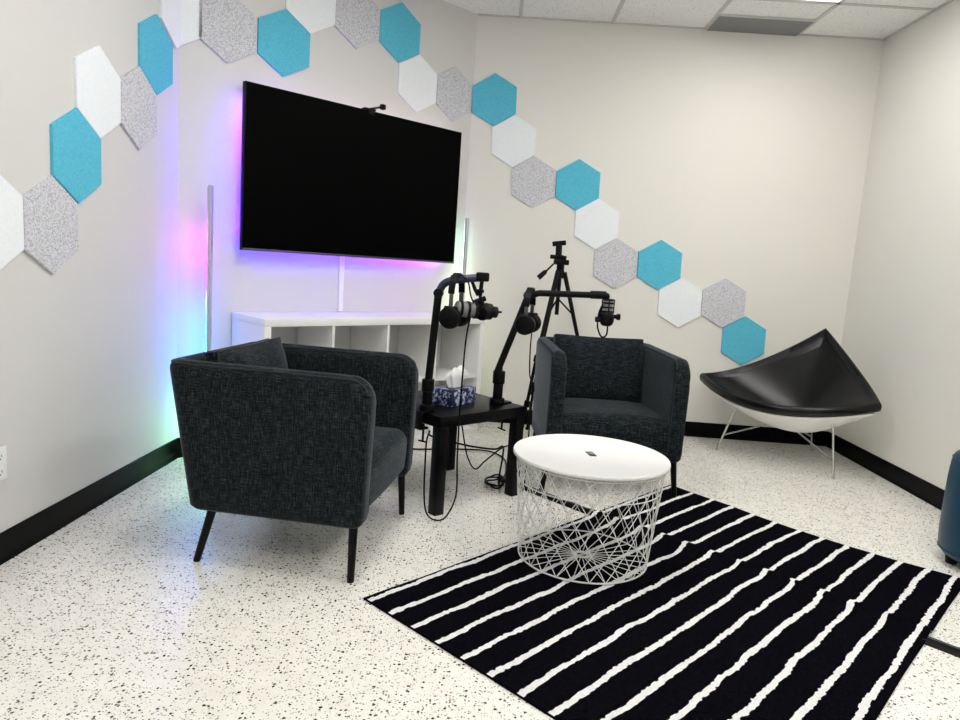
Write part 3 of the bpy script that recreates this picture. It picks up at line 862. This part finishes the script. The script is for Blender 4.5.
for k in range(NW):
    a = 2*PI*k/NW
    wb.tube([(.022*math.cos(a), .022*math.sin(a), .004), (RB*math.cos(a), RB*math.sin(a), .004)], wr, 6)
wb.build('wire_basket', 'whitewire', ct, 60)

# ------------------------------------------------------------------ triangular shell chair
cT = Vector((2.436, -.265, .845)); cL = Vector((1.687, -.160, .475)); cR = Vector((2.510, -.885, .475)); cC = Vector((2.175, -.575, .275))
def bez(a, m, b, n):   # quadratic through m at t=.5
    c = m*2 - (a + b)*.5
    return [a*(1-t)**2 + c*2*t*(1-t) + b*t*t for t in [i/n for i in range(n)]]
fw = Vector((-.66, -.75, 0))
mLR = (cL + cR)/2 + fw*.255; mLR.z = .393
mLT = (cL + cT)/2 + Vector((-.03, .05, -.085))
mRT = (cR + cT)/2 + Vector((.055, -.01, -.045))
NE = 40
rim = bez(cL, mLR, cR, NE) + bez(cR, mRT, cT, NE) + bez(cT, mLT, cL, NE)
# soften the tips
for _ in range(0):
    rim = [(rim[i-1] + rim[i]*2 + rim[(i+1) % len(rim)])/4 for i in range(len(rim))]
cc_ = thing('shell_chair', 'black triangular shell lounge chair with white underside on thin chrome legs in the corner', 'chair', (2.13, -.50, 0), 0)
org = Vector((2.13, -.50, 0))
soft = list(rim)
for _ in range(260): soft = [(soft[i-1] + soft[i]*2 + soft[(i+1) % len(soft)])/4 for i in range(len(soft))]
SOFT = {id(p): q for p, q in zip(rim, soft)}
def surf(r_, p, drop, shrink=1., ex=1.9):
    w_ = r_**2.2; s_ = SOFT[id(p)]; p = s_*(1-w_) + p*w_
    xy = cC + (p - cC)*r_*shrink
    z = cC.z + (p.z - cC.z)*(r_**ex) - drop
    return tuple(Vector((xy.x, xy.y, z)) - org)
RS = [.0, .04, .1, .18, .27, .36, .45, .54, .63, .72, .8, .87, .92, .955]
seat = MB()
rows = [[surf(max(r_, .002), p, 0) for p in rim] for r_ in RS]
def lip(p, out, dz):
    d = Vector((p.x - cC.x, p.y - cC.y, 0)).normalized()
    return tuple(p + d*out + Vector((0, 0, dz)) - org)
rows += [[lip(p, -.020, .003) for p in rim], [lip(p, -.012, .008) for p in rim], [lip(p, -.003, .007) for p in rim], [lip(p, .005, -.002) for p in rim], [lip(p, .009, -.016) for p in rim], [lip(p, .006, -.038) for p in rim], [lip(p, -.004, -.047) for p in rim], [lip(p, -.03, -.049) for p in rim]]
rows += [[surf(r_, p, .036) for p in rim] for r_ in (.85, .6, .3, .002)]
seat.grid(rows, closed_u=True)
seat.build('seat_pad', 'leather', cc_, 60)
shl = MB()
rows = [[surf(.93, p, .046) for p in rim], [surf(.965, p, .047) for p in rim], [surf(.972, p, .052) for p in rim], [surf(.965, p, .057) for p in rim]]
rows += [[surf(r_, p, .054 + .010*(1-r_), 1., 2.5) for p in rim] for r_ in (.94, .9, .85, .8, .75, .7, .65, .58, .5, .42, .35, .27, .2, .1, .002)]
shl.grid(rows, closed_u=True)
shl.grid([[surf(.93, p, .046) for p in rim]] + [[surf(r_, p, .044) for p in rim] for r_ in (.85, .6, .3, .002)], closed_u=True)
shl.build('outer_shell', 'shell', cc_, 60)
hub = Vector((2.13, -.515, .268))
feet = [((1.791, -.348), (1.872, -.400, .335)), ((2.320, -.848), (2.305, -.79, .318)), ((2.486, -.183), (2.40, -.30, .33))]
for (fx, fy), tp_ in feet:
    f_ = Vector((fx, fy, .004)); t_ = Vector(tp_); inn = Vector((hub.x, hub.y, .245)); inn = t_ + (inn - t_)*.75; inn.z = .242
    kn = [f_ + Vector((0, 0, .012)), f_ + (t_-f_)*.5, f_ + (t_-f_)*.93, t_ + (inn-t_)*.06, inn]
    pl = [kn[0], kn[1], kn[2]] + [kn[2]*(1-s_)**2 + t_*2*s_*(1-s_) + kn[3]*s_*s_ for s_ in (.33, .66)] + [kn[3], inn]
    lg = MB().tube([q_ - org for q_ in pl], .0062, 10).build('leg', 'chrome', cc_)
    MB().cyl(f_ - org - Vector((0, 0, .0035)), f_ + Vector((0, 0, .018)) - org, .010, .008, seg=14, bev=.002).build('foot', 'steel', lg)
    low = f_ + (t_ - f_)*.32
    MB().tube([low - org, hub - org + Vector((0, 0, -.003))], .0048, 8).build('strut', 'chrome', cc_)
MB().cyl(hub - org - Vector((0, 0, .006)), hub - org + Vector((0, 0, .012)), .022, seg=20).build('hub_plate', 'chrome', cc_)

# ------------------------------------------------------------------ ottoman
ot = thing('ottoman', 'petrol blue round leather ottoman at the right edge of the photo', 'ottoman', (2.402, -2.055, 0), 0)
MB().lathe([(0, .035), (.150, .035), (.178, .040), (.190, .055), (.196, .08), (.200, .16), (.198, .36), (.194, .43), (.186, .462), (.170, .478), (.145, .485), (0, .488)], 64).build('body', 'blue', ot, 60)
PIP = plain('dark_blue_piping', (.006, .05, .10), .5)
for rr_, zz in ((.1905, .448), (.194, .062)):
    MB().tube([(rr_*math.cos(2*PI*k/64), rr_*math.sin(2*PI*k/64), zz) for k in range(64)], .003, 6, closed=True).build('piping', PIP, ot)
for k in range(4):
    a = PI/4 + k*PI/2 + .55
    MB().cyl((.145*math.cos(a), .145*math.sin(a), 0), (.145*math.cos(a), .145*math.sin(a), .036), .022, .026, bev=.003).build('foot', 'matte', ot)

# ------------------------------------------------------------------ wall outlet
ou = thing('wall_outlet', 'white double power outlet on the left wall near the floor', 'outlet', (XL, -2.664, .348))
MB().box((.0005, -.036, -.058), (.006, .036, .058), .002).build('plate', 'plastic', ou)
for s in (-1, 1):
    so = MB().box((.0062, -.017, s*.027-.015), (.0085, .017, s*.027+.015), .002).build('socket', 'plastic', ou)
    MB().box((.0086, -.008, s*.027-.004), (.0090, -.006, s*.027+.006)).box((.0086, .006, s*.027-.004), (.0090, .008, s*.027+.006)).cyl((.0086, 0, s*.027-.009), (.0090, 0, s*.027-.009), .0025, seg=10).build('slot', 'slot', so, 0)

# ------------------------------------------------------------------ cords
def cord(pts, r_, label, n=8, name='cord'):
    o = MB().tube(smooth_path(pts, n), r_, 8).build(name, 'rubber', smooth=60)
    return tag(o, label, 'cord', 'cords round the side table')
cord([far(.060, -1.925, 1.060), far(.105, -1.940, 1.064), far(.135, -1.950, 1.040), far(.150, -1.958, .985), far(.165, -1.960, .955)], .0035, 'short black cord along the top of the left boom arm to its microphone')
cord([far(.155, -1.955, .90), far(.142, -1.962, .80), (.136, -1.925, .62), (.135, -1.945, .465), (.137, -1.965, .369), (.139, -1.984, .281), (.144, -1.985, .125), (.110, -1.987, .03), (.069, -1.990, .0055), (.024, -1.993, .032), (.007, -1.994, .117), (.003, -1.994, .273), (.004, -1.985, .36), (.010, -1.94, .385), (.0, -1.86, .365)], .0038, 'thin black cord hanging from the left microphone, looping down to the floor')
cord([(.135, -1.74, .390), (.140, -1.705, .363), (.172, -1.701, .225), (.214, -1.70, .160), (.259, -1.699, .202), (.325, -1.69, .262), (.36, -1.62, .262)], .0038, 'black cord sagging in a V shape under the side table')
cord([(-.02, -1.66, .30), (.037, -1.653, .277), (.095, -1.652, .269), (.206, -1.65, .253), (.302, -1.648, .249), (.338, -1.61, .255), (.345, -1.545, .20), (.335, -1.50, .06), (.340, -1.46, .006)], .0048, 'thicker black cord running level across under the side table')
cord([(-.30, -.89, .006), (-.154, -.883, .006), (.056, -.825, .006), (.236, -.80, .006), (.327, -.862, .006), (.374, -.997, .006), (.372, -1.25, .006), (.335, -1.40, .006)], .0045, 'black cord lying on the floor behind the side table')
coil = []
for i in range(60):
    a = 2*PI*i/20; rr_ = .048 + .010*math.sin(i*.9)
    coil.append((.318 + rr_*math.cos(a)*.9, -1.435 + rr_*1.3*math.sin(a), .007 + .012*(i/60) + .02*max(0, math.sin(a*.5+1))))
cord(coil, .0045, 'coiled black cord on the floor beside the far leg of the side table', 2)
hc = cord([(.44, -1.566, .845), (.437, -1.562, .74), (.445, -1.561, .604), (.466, -1.563, .555), (.466, -1.565, .48), (.462, -1.57, .357), (.462, -1.56, .15), (.455, -1.50, .006), (.38, -1.44, .007)], .0032, 'black headphone cord with an inline remote hanging between side table and far armchair')
MB().cyl((.462, -1.563, .572), (.4665, -1.564, .525), .008, seg=12, bev=.002).build('inline_remote', 'matte', hc)

# ------------------------------------------------------------------ camera and colour
f_px, yaw, pit, rol = 691.965, -.01783, -.13944, .0684
cpos = Vector((.25898, -4.86375, 1.12382))
fwd = Vector((math.sin(yaw)*math.cos(pit), math.cos(yaw)*math.cos(pit), math.sin(pit)))
r0 = Vector((math.cos(yaw), -math.sin(yaw), 0)); u0 = r0.cross(fwd)
rt = r0*math.cos(rol) + u0*math.sin(rol); up = -r0*math.sin(rol) + u0*math.cos(rol)
cd = bpy.data.cameras.new('camera'); cd.sensor_width = 36; cd.lens = f_px/960*36; cd.clip_start = .05
co = bpy.data.objects.new('camera', cd); col.objects.link(co)
co.matrix_world = Matrix(((rt.x, up.x, -fwd.x, cpos.x), (rt.y, up.y, -fwd.y, cpos.y), (rt.z, up.z, -fwd.z, cpos.z), (0, 0, 0, 1)))
scene.camera = co
w = bpy.data.worlds.new('world'); scene.world = w; w.use_nodes = True
w.node_tree.nodes['Background'].inputs[0].default_value = (.05, .05, .05, 1)
vs = scene.view_settings
vs.view_transform = 'Standard'; vs.look = 'None'; vs.gamma = 1; vs.use_curve_mapping = False; vs.exposure = 0.76
